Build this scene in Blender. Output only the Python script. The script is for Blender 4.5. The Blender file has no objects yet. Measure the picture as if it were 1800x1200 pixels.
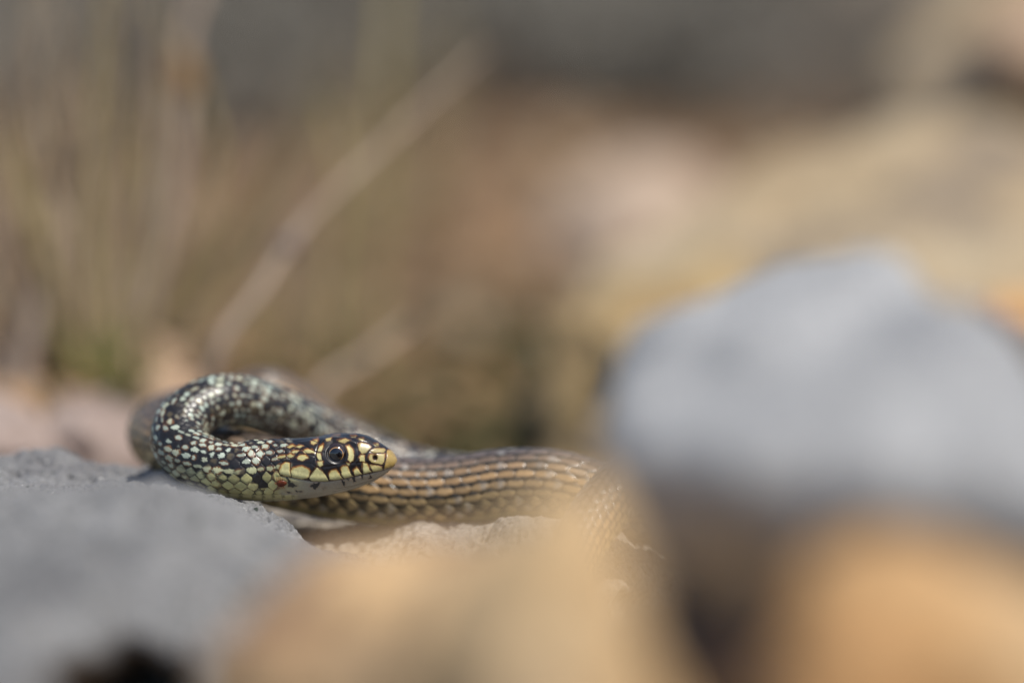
import bpy, bmesh, math, random
import numpy as np
from mathutils import Vector, Matrix

# ------------------------------------------------------------------ camera
SC = bpy.context.scene
COL = SC.collection
F = 5000.0                                    # focal length in photo pixels (1800 wide, 100 mm on 36 mm)
PITCH = math.radians(8.0)
FOCUS = 0.645
ct, st = math.cos(PITCH), math.sin(PITCH)
CAM = np.array([0.0, -(FOCUS * ct - 0.05 * FOCUS * st), FOCUS * st + 0.05 * FOCUS * ct])
FWD = np.array([0.0, ct, -st]); UP = np.array([0.0, st, ct]); RIGHT = np.array([1.0, 0.0, 0.0])

def P(px, py, d):
    """photo pixel + distance along the view axis (m) -> world point"""
    return CAM + FWD * d + RIGHT * ((px - 900.0) / F * d) + UP * ((600.0 - py) / F * d)

cam_data = bpy.data.cameras.new('camera')
cam = bpy.data.objects.new('camera', cam_data); COL.objects.link(cam)
cam.location = CAM.tolist()
cam.rotation_euler = (math.pi / 2 - PITCH, 0, 0)
cam_data.sensor_width = 36.0; cam_data.lens = 100.0
cam_data.clip_start = 0.01; cam_data.clip_end = 2000
cam_data.dof.use_dof = True
cam_data.dof.focus_distance = FOCUS - 0.006
cam_data.dof.aperture_fstop = 2.8
cam_data.dof.aperture_blades = 0
SC.camera = cam

# ------------------------------------------------------------------ light
SUN = Vector((0.42, -0.22, 0.88)).normalized()
w = bpy.data.worlds.new('World'); SC.world = w; w.use_nodes = True
nt = w.node_tree; nt.nodes.clear()
sky = nt.nodes.new('ShaderNodeTexSky'); sky.sky_type = 'NISHITA'; sky.sun_disc = False
sky.sun_elevation = math.asin(SUN.z); sky.sun_rotation = math.atan2(SUN.x, SUN.y)
bg = nt.nodes.new('ShaderNodeBackground'); bg.inputs[1].default_value = 0.10
wo = nt.nodes.new('ShaderNodeOutputWorld')
nt.links.new(sky.outputs[0], bg.inputs[0]); nt.links.new(bg.outputs[0], wo.inputs[0])
sl = bpy.data.lights.new('sun', 'SUN'); sl.energy = 3.2; sl.angle = math.radians(0.6); sl.color = (1.0, 0.955, 0.88)
so = bpy.data.objects.new('sun', sl); COL.objects.link(so)
so.rotation_euler = (-SUN).to_track_quat('-Z', 'Y').to_euler()
so.location = (0.5, -0.3, 1.2)

vs = SC.view_settings
vs.view_transform = 'Standard'; vs.look = 'None'; vs.gamma = 1.0; vs.use_curve_mapping = False
vs.exposure = 0.35
SC.render.engine = 'CYCLES'
SC.cycles.use_denoising = True
SC.cycles.max_bounces = 6

# ------------------------------------------------------------------ helpers
rng = np.random.default_rng(7)

def _hash(ix, iy, iz, seed):
    h = (ix.astype(np.int64) * 374761393 + iy.astype(np.int64) * 668265263 + iz.astype(np.int64) * 2147483647 + seed * 974711) & 0xFFFFFFFF
    h = ((h ^ (h >> 13)) * 1274126177) & 0xFFFFFFFF
    h = ((h ^ (h >> 16)) * 2246822519) & 0xFFFFFFFF
    h = h ^ (h >> 15)
    return (h & 0xFFFFFF) / float(0xFFFFFF)

def hash2(a, b, seed):
    a = np.asarray(a); b = np.asarray(b)
    return _hash(a, b, np.zeros_like(a), seed)

def vnoise(p, seed=0):
    """value noise in -1..1"""
    i = np.floor(p).astype(np.int64); f = p - i
    f = f * f * f * (f * (f * 6 - 15) + 10)
    x, y, z = i[:, 0], i[:, 1], i[:, 2]
    def h(a, b, c): return _hash(x + a, y + b, z + c, seed)
    fx, fy, fz = f[:, 0], f[:, 1], f[:, 2]
    c00 = h(0, 0, 0) * (1 - fx) + h(1, 0, 0) * fx
    c10 = h(0, 1, 0) * (1 - fx) + h(1, 1, 0) * fx
    c01 = h(0, 0, 1) * (1 - fx) + h(1, 0, 1) * fx
    c11 = h(0, 1, 1) * (1 - fx) + h(1, 1, 1) * fx
    return ((c00 * (1 - fy) + c10 * fy) * (1 - fz) + (c01 * (1 - fy) + c11 * fy) * fz) * 2 - 1

def fbm(p, freq, octaves=4, seed=0, gain=0.5):
    out = np.zeros(len(p)); a = 1.0
    for k in range(octaves):
        out += a * vnoise(p * freq, seed + k * 17); freq *= 2.03; a *= gain
    return out

def sstep(a, b, x):
    t = np.clip((x - a) / (b - a), 0, 1)
    return t * t * (3 - 2 * t)

def poly_sdf(poly, x, y):
    """signed distance to polygon, negative inside"""
    poly = np.asarray(poly, float); n = len(poly)
    d = np.full(x.shape, 1e18); s = np.ones(x.shape)
    for k in range(n):
        a = poly[k]; b = poly[k - 1]
        ex, ey = b[0] - a[0], b[1] - a[1]
        wx, wy = x - a[0], y - a[1]
        t = np.clip((wx * ex + wy * ey) / (ex * ex + ey * ey + 1e-12), 0, 1)
        bx, by = wx - ex * t, wy - ey * t
        d = np.minimum(d, bx * bx + by * by)
        c1 = y >= a[1]; c2 = y < b[1]; c3 = ex * wy > ey * wx
        flip = (c1 & c2 & c3) | (~c1 & ~c2 & ~c3)
        s = np.where(flip, -s, s)
    return s * np.sqrt(d)

def line_dist(pts, x, y):
    d = np.full(x.shape, 1e18)
    for a, b in zip(pts[:-1], pts[1:]):
        ex, ey = b[0] - a[0], b[1] - a[1]
        wx, wy = x - a[0], y - a[1]
        t = np.clip((wx * ex + wy * ey) / (ex * ex + ey * ey + 1e-12), 0, 1)
        d = np.minimum(d, (wx - ex * t) ** 2 + (wy - ey * t) ** 2)
    return np.sqrt(d)

def mesh_from(name, verts, faces, smooth=True, cols=None):
    verts = np.asarray(verts, np.float32); faces = np.asarray(faces, np.int32)
    me = bpy.data.meshes.new(name)
    n = faces.shape[1]
    me.vertices.add(len(verts)); me.vertices.foreach_set('co', verts.ravel())
    me.loops.add(faces.size); me.loops.foreach_set('vertex_index', faces.ravel())
    me.polygons.add(len(faces))
    me.polygons.foreach_set('loop_start', np.arange(0, faces.size, n, dtype=np.int32))
    me.polygons.foreach_set('loop_total', np.full(len(faces), n, np.int32))
    me.polygons.foreach_set('use_smooth', np.full(len(faces), smooth, bool))
    if cols is not None:
        ca = me.color_attributes.new('skin', 'FLOAT_COLOR', 'POINT')
        c4 = np.ones((len(verts), 4), np.float32); c4[:, :cols.shape[1]] = cols
        ca.data.foreach_set('color', c4.ravel())
    me.update(calc_edges=True); me.validate()
    return me

def add(name, me, mat=None, parent=None):
    o = bpy.data.objects.new(name, me); COL.objects.link(o)
    if mat is not None and me is not None and not me.materials: me.materials.append(mat)
    if parent is not None: o.parent = parent
    return o

def tag(o, label, cat, group=None):
    o['label'] = label; o['category'] = cat
    if group: o['group'] = group
    return o

def empty(name, loc):
    o = bpy.data.objects.new(name, None); COL.objects.link(o)
    o.location = tuple(float(v) for v in loc); o.empty_display_size = 0.01
    return o

def grid_faces(nu, nv, wrap):
    a = np.arange(nu - 1)[:, None]; b = np.arange(nv if wrap else nv - 1)[None, :]
    b2 = (b + 1) % nv
    return np.stack([a * nv + b, a * nv + b2, (a + 1) * nv + b2, (a + 1) * nv + b], -1).reshape(-1, 4)

# ------------------------------------------------------------------ materials
def nodes(name):
    m = bpy.data.materials.new(name); m.use_nodes = True
    t = m.node_tree; b = t.nodes['Principled BSDF']
    return m, t, b

def ramp(t, stops):
    r = t.nodes.new('ShaderNodeValToRGB')
    el = r.color_ramp.elements
    el[0].position, el[0].color = stops[0][0], (*stops[0][1], 1)
    el[1].position, el[1].color = stops[-1][0], (*stops[-1][1], 1)
    for p, c in stops[1:-1]:
        e = el.new(p); e.color = (*c, 1)
    return r

def noise_node(t, scale, detail=5, rough=0.55, w=0.0):
    n = t.nodes.new('ShaderNodeTexNoise'); n.inputs['Scale'].default_value = scale
    n.inputs['Detail'].default_value = detail; n.inputs['Roughness'].default_value = rough
    tc = t.nodes.new('ShaderNodeTexCoord')
    mp = t.nodes.new('ShaderNodeMapping'); mp.inputs['Location'].default_value = (w, w * 0.7, -w)
    t.links.new(tc.outputs['Object'], mp.inputs['Vector']); t.links.new(mp.outputs[0], n.inputs['Vector'])
    return n

def rock_mat(name, cols, scale=30, patch=None, patch_scale=14, patch_lo=0.55, patch_hi=0.68, fine=600, bump=0.35, off=0.0, speck=None):
    m, t, b = nodes(name)
    L = t.links.new
    n1 = noise_node(t, scale, 7, 0.62, off)
    k = len(cols)
    r1 = ramp(t, [(0.32 + 0.36 * i / (k - 1), c) for i, c in enumerate(cols)])
    L(n1.outputs['Fac'], r1.inputs[0]); out = r1.outputs[0]
    if patch is not None:
        n2 = noise_node(t, patch_scale, 4, 0.6, off + 3.1)
        mr = t.nodes.new('ShaderNodeMapRange'); mr.inputs[1].default_value = patch_lo; mr.inputs[2].default_value = patch_hi
        L(n2.outputs['Fac'], mr.inputs[0])
        mx = t.nodes.new('ShaderNodeMix'); mx.data_type = 'RGBA'
        L(mr.outputs[0], mx.inputs[0]); L(out, mx.inputs[6]); mx.inputs[7].default_value = (*patch, 1); out = mx.outputs[2]
    n3 = noise_node(t, fine, 6, 0.65, off)
    mx3 = t.nodes.new('ShaderNodeMix'); mx3.data_type = 'RGBA'; mx3.blend_type = 'MULTIPLY'; mx3.inputs[0].default_value = 0.75
    r3 = ramp(t, [(0.30, (0.45, 0.45, 0.46)), (0.62, (1.12, 1.11, 1.1))])
    L(n3.outputs['Fac'], r3.inputs[0]); L(out, mx3.inputs[6]); L(r3.outputs[0], mx3.inputs[7]); out = mx3.outputs[2]
    if speck is not None:
        for q, (sc_, th, c) in enumerate(speck):
            n4 = noise_node(t, sc_, 2, 0.5, off + 9.0 + 5.3 * q)
            mr4 = t.nodes.new('ShaderNodeMapRange'); mr4.inputs[1].default_value = th; mr4.inputs[2].default_value = th + 0.03
            L(n4.outputs['Fac'], mr4.inputs[0])
            mx4 = t.nodes.new('ShaderNodeMix'); mx4.data_type = 'RGBA'
            L(mr4.outputs[0], mx4.inputs[0]); L(out, mx4.inputs[6]); mx4.inputs[7].default_value = (*c, 1); out = mx4.outputs[2]
    L(out, b.inputs['Base Color'])
    b.inputs['Roughness'].default_value = 0.9
    b.inputs['Specular IOR Level'].default_value = 0.25
    bp = t.nodes.new('ShaderNodeBump'); bp.inputs['Strength'].default_value = bump; bp.inputs['Distance'].default_value = 0.0006
    L(n3.outputs['Fac'], bp.inputs['Height']); L(bp.outputs[0], b.inputs['Normal'])
    return m

def plain_mat(name, c1, c2, scale=80, rough=0.8, trans=0.0):
    m, t, b = nodes(name)
    n = noise_node(t, scale, 3, 0.5, 1.7)
    r = ramp(t, [(0.35, c1), (0.65, c2)])
    t.links.new(n.outputs['Fac'], r.inputs[0]); t.links.new(r.outputs[0], b.inputs['Base Color'])
    b.inputs['Roughness'].default_value = rough
    b.inputs['Specular IOR Level'].default_value = 0.3
    return m

M = {}
M['slab'] = rock_mat('grey_limestone', [(0.165, 0.165, 0.165), (0.245, 0.243, 0.24), (0.31, 0.307, 0.30)], 34, (0.19, 0.185, 0.185), 18, 0.55, 0.7, 900, 0.6,
                     speck=[(300, 0.69, (0.045, 0.055, 0.045)), (210, 0.73, (0.5, 0.36, 0.2)), (420, 0.72, (0.55, 0.53, 0.5))])
M['perch'] = rock_mat('pale_limestone', [(0.26, 0.23, 0.20), (0.36, 0.32, 0.27), (0.42, 0.38, 0.33)], 50, (0.3, 0.27, 0.25), 20, 0.5, 0.7, 900, 0.6, 2.0,
                      speck=[(330, 0.70, (0.09, 0.08, 0.06))])
M['big'] = rock_mat('blue_grey_limestone', [(0.37, 0.365, 0.355), (0.425, 0.42, 0.41), (0.47, 0.464, 0.45)], 24, (0.31, 0.31, 0.31), 17, 0.46, 0.62, 500, 0.4, 5.0)
M['orange'] = rock_mat('ochre_stone', [(0.48, 0.285, 0.135), (0.62, 0.41, 0.205), (0.67, 0.48, 0.285)], 28, (0.36, 0.22, 0.13), 34, 0.52, 0.66, 420, 0.5, 6.0)
M['yellow'] = rock_mat('yellow_stone', [(0.49, 0.32, 0.16), (0.61, 0.42, 0.22), (0.64, 0.47, 0.285)], 30, None, 20, 0.5, 0.7, 420, 0.5, 8.0)
M['gold'] = rock_mat('golden_stone', [(0.33, 0.22, 0.10), (0.41, 0.29, 0.14), (0.44, 0.33, 0.185)], 26, (0.25, 0.16, 0.08), 22, 0.52, 0.66, 420, 0.5, 13.0)
M['rust'] = rock_mat('rust_stone', [(0.42, 0.21, 0.08), (0.58, 0.34, 0.145), (0.58, 0.41, 0.235)], 26, (0.30, 0.13, 0.05), 26, 0.52, 0.66, 420, 0.5, 10.0)
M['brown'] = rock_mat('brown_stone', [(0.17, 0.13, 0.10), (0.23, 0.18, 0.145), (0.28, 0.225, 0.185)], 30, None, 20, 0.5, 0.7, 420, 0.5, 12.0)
M['beige'] = rock_mat('beige_stone', [(0.33, 0.235, 0.135), (0.42, 0.315, 0.19), (0.47, 0.375, 0.245)], 9, (0.22, 0.175, 0.13), 9, 0.52, 0.68, 300, 0.4, 14.0)
M['pink'] = rock_mat('pink_stone', [(0.40, 0.285, 0.20), (0.50, 0.38, 0.28), (0.55, 0.44, 0.34)], 20, None, 20, 0.5, 0.7, 300, 0.4, 16.0)
M['peach'] = rock_mat('peach_stone', [(0.34, 0.215, 0.135), (0.43, 0.29, 0.185), (0.45, 0.33, 0.23)], 28, None, 20, 0.5, 0.7, 300, 0.4, 18.0)
M['rose'] = rock_mat('rose_stone', [(0.28, 0.205, 0.165), (0.36, 0.275, 0.23), (0.39, 0.32, 0.28)], 28, None, 20, 0.5, 0.7, 300, 0.4, 20.0)
M['soil'] = rock_mat('brown_soil', [(0.17, 0.105, 0.057), (0.255, 0.16, 0.09), (0.32, 0.215, 0.125)], 6, (0.14, 0.105, 0.06), 3, 0.48, 0.62, 120, 0.5, 22.0)
M['dry'] = plain_mat('dry_grass', (0.40, 0.29, 0.18), (0.54, 0.42, 0.28), 60, 0.7)
M['green'] = plain_mat('green_grass', (0.34, 0.27, 0.10), (0.48, 0.38, 0.17), 60, 0.6)
M['leaf'] = plain_mat('fresh_grass', (0.11, 0.14, 0.03), (0.20, 0.21, 0.06), 60, 0.6)
M['stalk'] = plain_mat('dry_stalk', (0.32, 0.235, 0.17), (0.42, 0.32, 0.24), 90, 0.7)
M['node'] = plain_mat('stalk_node', (0.16, 0.12, 0.11), (0.22, 0.17, 0.15), 90, 0.8)
M['seed'] = plain_mat('seed_head', (0.22, 0.12, 0.06), (0.32, 0.18, 0.09), 200, 0.9)
M['litter'] = plain_mat('leaf_litter', (0.26, 0.15, 0.07), (0.41, 0.255, 0.14), 14, 0.85)
M['moss'] = plain_mat('olive_moss', (0.075, 0.065, 0.025), (0.13, 0.11, 0.045), 40, 0.9)
M['scrub'] = plain_mat('scrub_leaf', (0.22, 0.205, 0.17), (0.34, 0.30, 0.245), 4, 0.8)
M['bark'] = plain_mat('scrub_bark', (0.14, 0.11, 0.09), (0.22, 0.18, 0.15), 60, 0.9)
M['tick'] = plain_mat('tick_shell', (0.10, 0.022, 0.010), (0.20, 0.05, 0.02), 900, 0.35)
M['ticklimb'] = plain_mat('tick_leg', (0.25, 0.08, 0.03), (0.38, 0.15, 0.06), 900, 0.4)

def skin_material():
    m, t, b = nodes('snake_skin')
    a = t.nodes.new('ShaderNodeAttribute'); a.attribute_name = 'skin'
    L = t.links.new
    n = noise_node(t, 2600, 4, 0.6, 0.3)
    r = ramp(t, [(0.3, (0.86, 0.85, 0.84)), (0.7, (1.06, 1.06, 1.06))])
    L(n.outputs['Fac'], r.inputs[0])
    mx = t.nodes.new('ShaderNodeMix'); mx.data_type = 'RGBA'; mx.blend_type = 'MULTIPLY'; mx.inputs[0].default_value = 1
    L(a.outputs['Color'], mx.inputs[6]); L(r.outputs[0], mx.inputs[7]); L(mx.outputs[2], b.inputs['Base Color'])
    b.inputs['Roughness'].default_value = 0.35
    b.inputs['Coat Weight'].default_value = 0.12; b.inputs['Coat Roughness'].default_value = 0.12
    b.inputs['Specular IOR Level'].default_value = 0.5
    b.inputs['Subsurface Weight'].default_value = 0.0
    bp = t.nodes.new('ShaderNodeBump'); bp.inputs['Strength'].default_value = 0.12; bp.inputs['Distance'].default_value = 0.00015
    L(n.outputs['Fac'], bp.inputs['Height']); L(bp.outputs[0], b.inputs['Normal'])
    return m
M['skin'] = skin_material()
def gloss(name, c, rough=0.06):
    m, t, b = nodes(name)
    n = noise_node(t, 1500, 3, 0.5, 0.9)
    r = ramp(t, [(0.3, tuple(v * 0.75 for v in c)), (0.7, tuple(v * 1.2 for v in c))])
    t.links.new(n.outputs['Fac'], r.inputs[0]); t.links.new(r.outputs[0], b.inputs['Base Color'])
    b.inputs['Roughness'].default_value = rough; b.inputs['Specular IOR Level'].default_value = 0.9
    b.inputs['Coat Weight'].default_value = 0.6; b.inputs['Coat Roughness'].default_value = 0.03
    return m
M['eye'] = gloss('eye_brown', (0.030, 0.014, 0.008), 0.12)
M['iris'] = gloss('eye_gold', (0.45, 0.24, 0.085), 0.15)
M['pupil'] = gloss('eye_black', (0.004, 0.004, 0.006), 0.04)

# ------------------------------------------------------------------ terrain
def terrain(x, y):
    x = np.asarray(x, float); y = np.asarray(y, float)
    p = np.stack([x.ravel(), y.ravel(), np.zeros(x.size)], -1)
    z = -0.052 + 0.006 * fbm(p, 9.0, 4, 3).reshape(x.shape)
    z += 0.045 * np.exp(-((x + 0.15) / 0.10) ** 2 - ((y - 0.27) / 0.10) ** 2)
    z += 0.05 * np.exp(-((x - 0.02) / 0.22) ** 2 - ((y - 1.15) / 0.25) ** 2)
    z += 0.034 * sstep(-0.075, -0.14, y) * (1 - sstep(-0.40, -0.62, y) * 0.9) * np.exp(-((x - 0.02) / 0.26) ** 4)
    far = np.clip(np.hypot(x, y) - 8, 0, None)
    z += 0.25 * vnoise(p * 0.15, 5).reshape(x.shape) * np.clip(far / 20, 0, 1)
    return z

def axis(lo, hi, fine_lo, fine_hi, step, growth=1.18):
    a = list(np.arange(fine_lo, fine_hi + step / 2, step))
    s = step
    while a[-1] < hi: s *= growth; a.append(a[-1] + s)
    s = step
    while a[0] > lo: s *= growth; a.insert(0, a[0] - s)
    return np.array(a)
gx = axis(-250, 250, -0.45, 0.45, 0.006); gy = axis(-100, 400, -0.5, 1.6, 0.008)
GX, GY = np.meshgrid(gx, gy, indexing='ij')
GZ = terrain(GX, GY)
g = add('ground', mesh_from('ground', np.stack([GX, GY, GZ], -1).reshape(-1, 3), grid_faces(len(gx), len(gy), False)[:, ::-1]), M['soil'])
g['kind'] = 'structure'

# ------------------------------------------------------------------ snake centre line (mm from focus plane)
UNIT = 1.0 / 6.923                            # one head-chart unit in photo pixels
def head_px(X, Y): return 460 + X * UNIT, 740 + Y * UNIT
TOP = [(-400, 205), (0, 228), (250, 216), (450, 206), (700, 190), (900, 166), (1050, 150), (1200, 146), (1300, 172), (1350, 190), (1450, 255), (1520, 300), (1580, 345), (1615, 385), (1640, 440), (1648, 470)]
BOT = [(-400, 985), (0, 975), (200, 962), (400, 945), (600, 925), (800, 890), (1000, 848), (1200, 788), (1350, 728), (1480, 650), (1560, 590), (1610, 548), (1640, 500), (1648, 470)]
WID = [(-400, 345), (0, 345), (200, 360), (400, 385), (650, 398), (850, 375), (1000, 345), (1200, 300), (1350, 262), (1500, 215), (1580, 165), (1620, 105), (1640, 45), (1648, 0)]
def interp(tab, x):
    xs = [a for a, _ in tab]; ys = [b for _, b in tab]
    return np.interp(x, xs, ys)

AX0, AX1 = (1648, 470), (0, 602)
def axY(X): return AX0[1] + (AX0[0] - X) / 1648.0 * (AX1[1] - AX0[1])
def head_delta(X): return 0.0
ctrl = []
for X in (1648, 1300, 1000, 700, 400, 150, 0):
    px, py = head_px(X, axY(X)); ctrl.append((px, py, head_delta(X), 7.0))
R0 = 6.6
ctrl += [(425, 829, 0.0, 6.6), (385, 824, 1.0, 6.5), (348, 810, 3.0, 6.4), (320, 788, 6.0, 6.3), (313, 758, 10.0, 6.2), (334, 727, 14.5, 6.2),
         (378, 706, 19.0, 6.2), (425, 706, 24.0, 6.1), (480, 722, 30.0, 6.1), (560, 760, 38.0, 6.0), (640, 796, 42.0, 6.0), (740, 832, 44.0, 6.1), (820, 846, 50.0, 6.3),
         (868, 866, 62.0, 6.6), (872, 868, 74.0, 6.8), (830, 868, 84.0, 7.0), (740, 848, 86.0, 7.1), (650, 806, 84.0, 7.2), (560, 757, 80.0, 7.0), (510, 716, 77.0, 6.8), (470, 694, 75.0, 6.8),
         (430, 706, 74.0, 7.0), (375, 730, 72.0, 7.6), (322, 738, 66.0, 8.0), (290, 750, 56.0, 8.0), (286, 766, 45.0, 8.1), (314, 786, 34.0, 8.2), (370, 806, 27.0, 8.2), (440, 822, 24.0, 8.3), (530, 842, 22.5, 8.4),
         (620, 856, 22.0, 8.5), (720, 866, 22.0, 8.4), (800, 864, 22.0, 8.5), (880, 853, 21.5, 8.5), (970, 853, 20.0, 8.4), (1060, 876, 19.0, 8.2), (1150, 900, 18.0, 8.0), (1240, 910, 15.0, 7.8),
         (1290, 900, 6.0, 7.5), (1265, 868, -4.0, 7.3), (1205, 833, -7.0, 7.0), (1135, 832, -8.0, 6.8), (1072, 880, -12.0, 6.5), (1022, 948, -22.0, 6.1), (985, 1030, -36.0, 5.6), (935, 1100, -46.0, 5.0), (865, 1140, -52.0, 4.2), (790, 1160, -56.0, 3.2), (720, 1172, -58.0, 2.2), (670, 1180, -60.0, 1.2)]
CP = np.array([P(a, b, FOCUS + c / 1000.0) for a, b, c, _ in ctrl]) * 1000.0      # mm
CR = np.array([c[3] for c in ctrl])

def catmull(pts, n):
    t = np.zeros(len(pts)); t[1:] = np.cumsum(np.sqrt(np.linalg.norm(np.diff(pts[:, :3], axis=0), axis=1)))
    m = np.zeros_like(pts)
    m[1:-1] = (pts[2:] - pts[:-2]) / (t[2:] - t[:-2])[:, None]
    m[0] = (pts[1] - pts[0]) / (t[1] - t[0]); m[-1] = (pts[-1] - pts[-2]) / (t[-1] - t[-2])
    tt = np.linspace(0, t[-1], n); k = np.clip(np.searchsorted(t, tt, 'right') - 1, 0, len(pts) - 2)
    h = (t[k + 1] - t[k])[:, None]; u = ((tt - t[k])[:, None]) / h
    return (2*u**3 - 3*u**2 + 1) * pts[k] + (u**3 - 2*u**2 + u) * h * m[k] + (-2*u**3 + 3*u**2) * pts[k+1] + (u**3 - u**2) * h * m[k+1]
dense = catmull(np.column_stack([CP, CR]), 12000)
seg = np.concatenate([[0], np.cumsum(np.linalg.norm(np.diff(dense[:, :3], axis=0), axis=1))])
TOTAL = seg[-1]
head_len = float(np.linalg.norm(CP[6] - CP[0]))
# smooth the centre line behind the head
def resample(s): return np.stack([np.interp(s, seg, dense[:, k]) for k in range(4)], -1)
su = np.linspace(0, TOTAL, 6000); cu = resample(su)
ker = np.hanning(81); ker /= ker.sum()
pad = np.pad(cu, ((40, 40), (0, 0)), mode='edge')
sm = np.stack([np.convolve(pad[:, k], ker, 'valid') for k in range(4)], -1)
wgt = sstep(head_len * 0.8, head_len * 1.4, su)[:, None] * (1 - sstep(TOTAL - 8, TOTAL - 2, su))[:, None]
cu = cu * (1 - wgt) + sm * wgt
def center(s): return np.stack([np.interp(s, su, cu[:, k]) for k in range(4)], -1)

tail_step = 0.27
S = np.concatenate([np.linspace(0, 2.2, 46)[:-1] ** 1.0, np.arange(2.2, head_len + 4, 0.095), np.arange(head_len + 4.2, TOTAL, tail_step), [TOTAL]])
C4 = center(S); C3 = C4[:, :3]; RAD = C4[:, 3]
eps = 0.4
T = center(np.clip(S + eps, 0, TOTAL))[:, :3] - center(np.clip(S - eps, 0, TOTAL))[:, :3]
T /= np.linalg.norm(T, axis=1)[:, None]
# dorsal direction: world up, leaning with the view's tilt
upw = np.array([0.0, 0.0, 1.0])
Dn = upw[None] - T * (T @ upw)[:, None]
Dn /= np.linalg.norm(Dn, axis=1)[:, None]
ker2 = np.hanning(61); ker2 /= ker2.sum()
Dn = Dn - FWD[None] * (0.62 * sstep(head_len + 12, head_len + 34, S) * (1 - sstep(head_len + 110, head_len + 135, S)))[:, None]
Dp = np.pad(Dn, ((30, 30), (0, 0)), mode='edge')
Dn = np.stack([np.convolve(Dp[:, k], ker2, 'valid') for k in range(3)], -1)
Dn -= T * np.sum(Dn * T, 1)[:, None]; Dn /= np.linalg.norm(Dn, axis=1)[:, None]
Bn = np.cross(T, Dn)                          # near side of the head = +Bn or -Bn, see below
NEAR = 1.0 if Bn[100] @ (CAM - C3[100] / 1000) > 0 else -1.0
Bn = Bn * NEAR

NV = 250
TH = np.linspace(-math.pi, math.pi, NV, endpoint=False)   # 0 = dorsal mid-line, positive = near side of the head
mm_per_u = UNIT * FOCUS / F * 1000.0
XS = 1648 * (1 - S / head_len)                             # head chart coordinate along the axis (extends behind 0)
hb = sstep(-320, 40, XS)                                   # 1 on the head, 0 behind
rt = (axY(XS) - interp(TOP, XS)) * mm_per_u; rb = (interp(BOT, XS) - axY(XS)) * mm_per_u; hw = interp(WID, XS) * mm_per_u
rt = rt * hb + RAD * 0.98 * (1 - hb); rb = rb * hb + RAD * 0.94 * (1 - hb); hw = hw * hb + RAD * 1.02 * (1 - hb)
for arr in (rt, rb, hw):                                   # soften the head profile a little
    k5 = np.hanning(15); k5 /= k5.sum(); q = np.pad(arr, 7, mode='edge'); sm5 = np.convolve(q, k5, 'valid')
    arr[8:] = sm5[8:]
box = 1.0 - 0.16 * hb * sstep(1640, 1300, XS) * sstep(0, 500, XS)      # squarer head section
cth, sth = np.cos(TH), np.sin(TH)
def sp(v, e): return np.sign(v) * np.abs(v) ** e
ZL = np.where(cth[None] > 0, rt[:, None], rb[:, None]) * sp(cth[None], box[:, None])
YL = hw[:, None] * sp(sth[None], box[:, None])
# slight narrowing of the crown so that the side plates face upward and outward
crown = 1 - 0.10 * hb[:, None] * np.clip(ZL / np.maximum(rt[:, None], 1e-6), 0, 1) ** 2
YL = YL * crown
XX = np.repeat(XS[:, None], NV, 1)
# head chart: what the side plates look like from the side, seen from a little above
tilt = math.radians(8)
CY = axY(XX) - (ZL * math.cos(tilt) - np.abs(YL) * math.sin(tilt)) / mm_per_u
CX = XX.copy()

# ---- scale lattice -------------------------------------------------
ROWS = 17
THV = 0.735 * math.pi
wrow = 2 * THV * np.maximum(RAD, 1.0) / ROWS
asp = 1.18 + 0.72 * sstep(60, 190, S)
Lsc = wrow * asp
PH = np.concatenate([[0], np.cumsum(np.diff(S) / (0.5 * (Lsc[1:] + Lsc[:-1])))])
U = np.repeat(PH[:, None], NV, 1)
V = np.repeat(((TH + THV) / (2 * THV) * ROWS - 0.5)[None], len(S), 0)
KV = 0.62
best = np.full(U.shape, 9.0); second = np.full(U.shape, 9.0); bi = np.zeros(U.shape, np.int64); bj = np.zeros(U.shape, np.int64); bdu = np.zeros(U.shape); bdv = np.zeros(U.shape)
i0 = np.round(V).astype(np.int64)
for di in (-1, 0, 1):
    i = i0 + di; off = 0.5 * (i & 1)
    j0 = np.round(U - off).astype(np.int64)
    for dj in (-1, 0, 1):
        j = j0 + dj
        du = U - (j + off); dv = V - i
        dd = np.sqrt(du * du + (dv * KV) ** 2)
        closer = dd < best
        second = np.where(closer, best, np.minimum(second, dd))
        bi = np.where(closer, i, bi); bj = np.where(closer, j, bj); bdu = np.where(closer, du, bdu); bdv = np.where(closer, dv, bdv)
        best = np.where(closer, dd, best)
edge = second - best                                        # 0 on the border of a scale
dors = sstep(THV * 1.005, THV * 0.975, np.abs(TH))[None] * np.ones_like(U)   # 1 on the back and flanks, 0 on the belly
# belly scutes: one per lattice column
fu = (U - 0.25) - np.round(U - 0.25)
vedge = 0.5 - np.abs(fu)

# ---- colours --------------------------------------------------------
def c(r, g_, b): return np.array([r, g_, b])
DARK = c(0.019, 0.016, 0.015); PALE = c(0.46, 0.52, 0.42); YEL = c(0.66, 0.61, 0.27); RUST = c(0.30, 0.115, 0.03)
def mixc(a, b, t): return a * (1 - t[..., None]) + b * t[..., None]
h1 = hash2(bi, bj, 1); h2 = hash2(bi, bj, 2); h3 = hash2(bi, bj, 3); h4 = hash2(bi, bj, 4)
row = np.abs(bi - 8).astype(float)
SS = np.repeat(S[:, None], NV, 1)
p3 = np.stack([U.ravel() * 0.42, V.ravel() * 0.36, np.full(U.size, 4.2)], -1)
blot = vnoise(p3, 8).reshape(U.shape)
fine = vnoise(np.stack([U.ravel() * 7, V.ravel() * 6, np.full(U.size, 1.0)], -1), 12).reshape(U.shape)
fine2 = vnoise(np.stack([U.ravel() * 3.1, V.ravel() * 2.7, np.full(U.size, 7.0)], -1), 13).reshape(U.shape)
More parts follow.
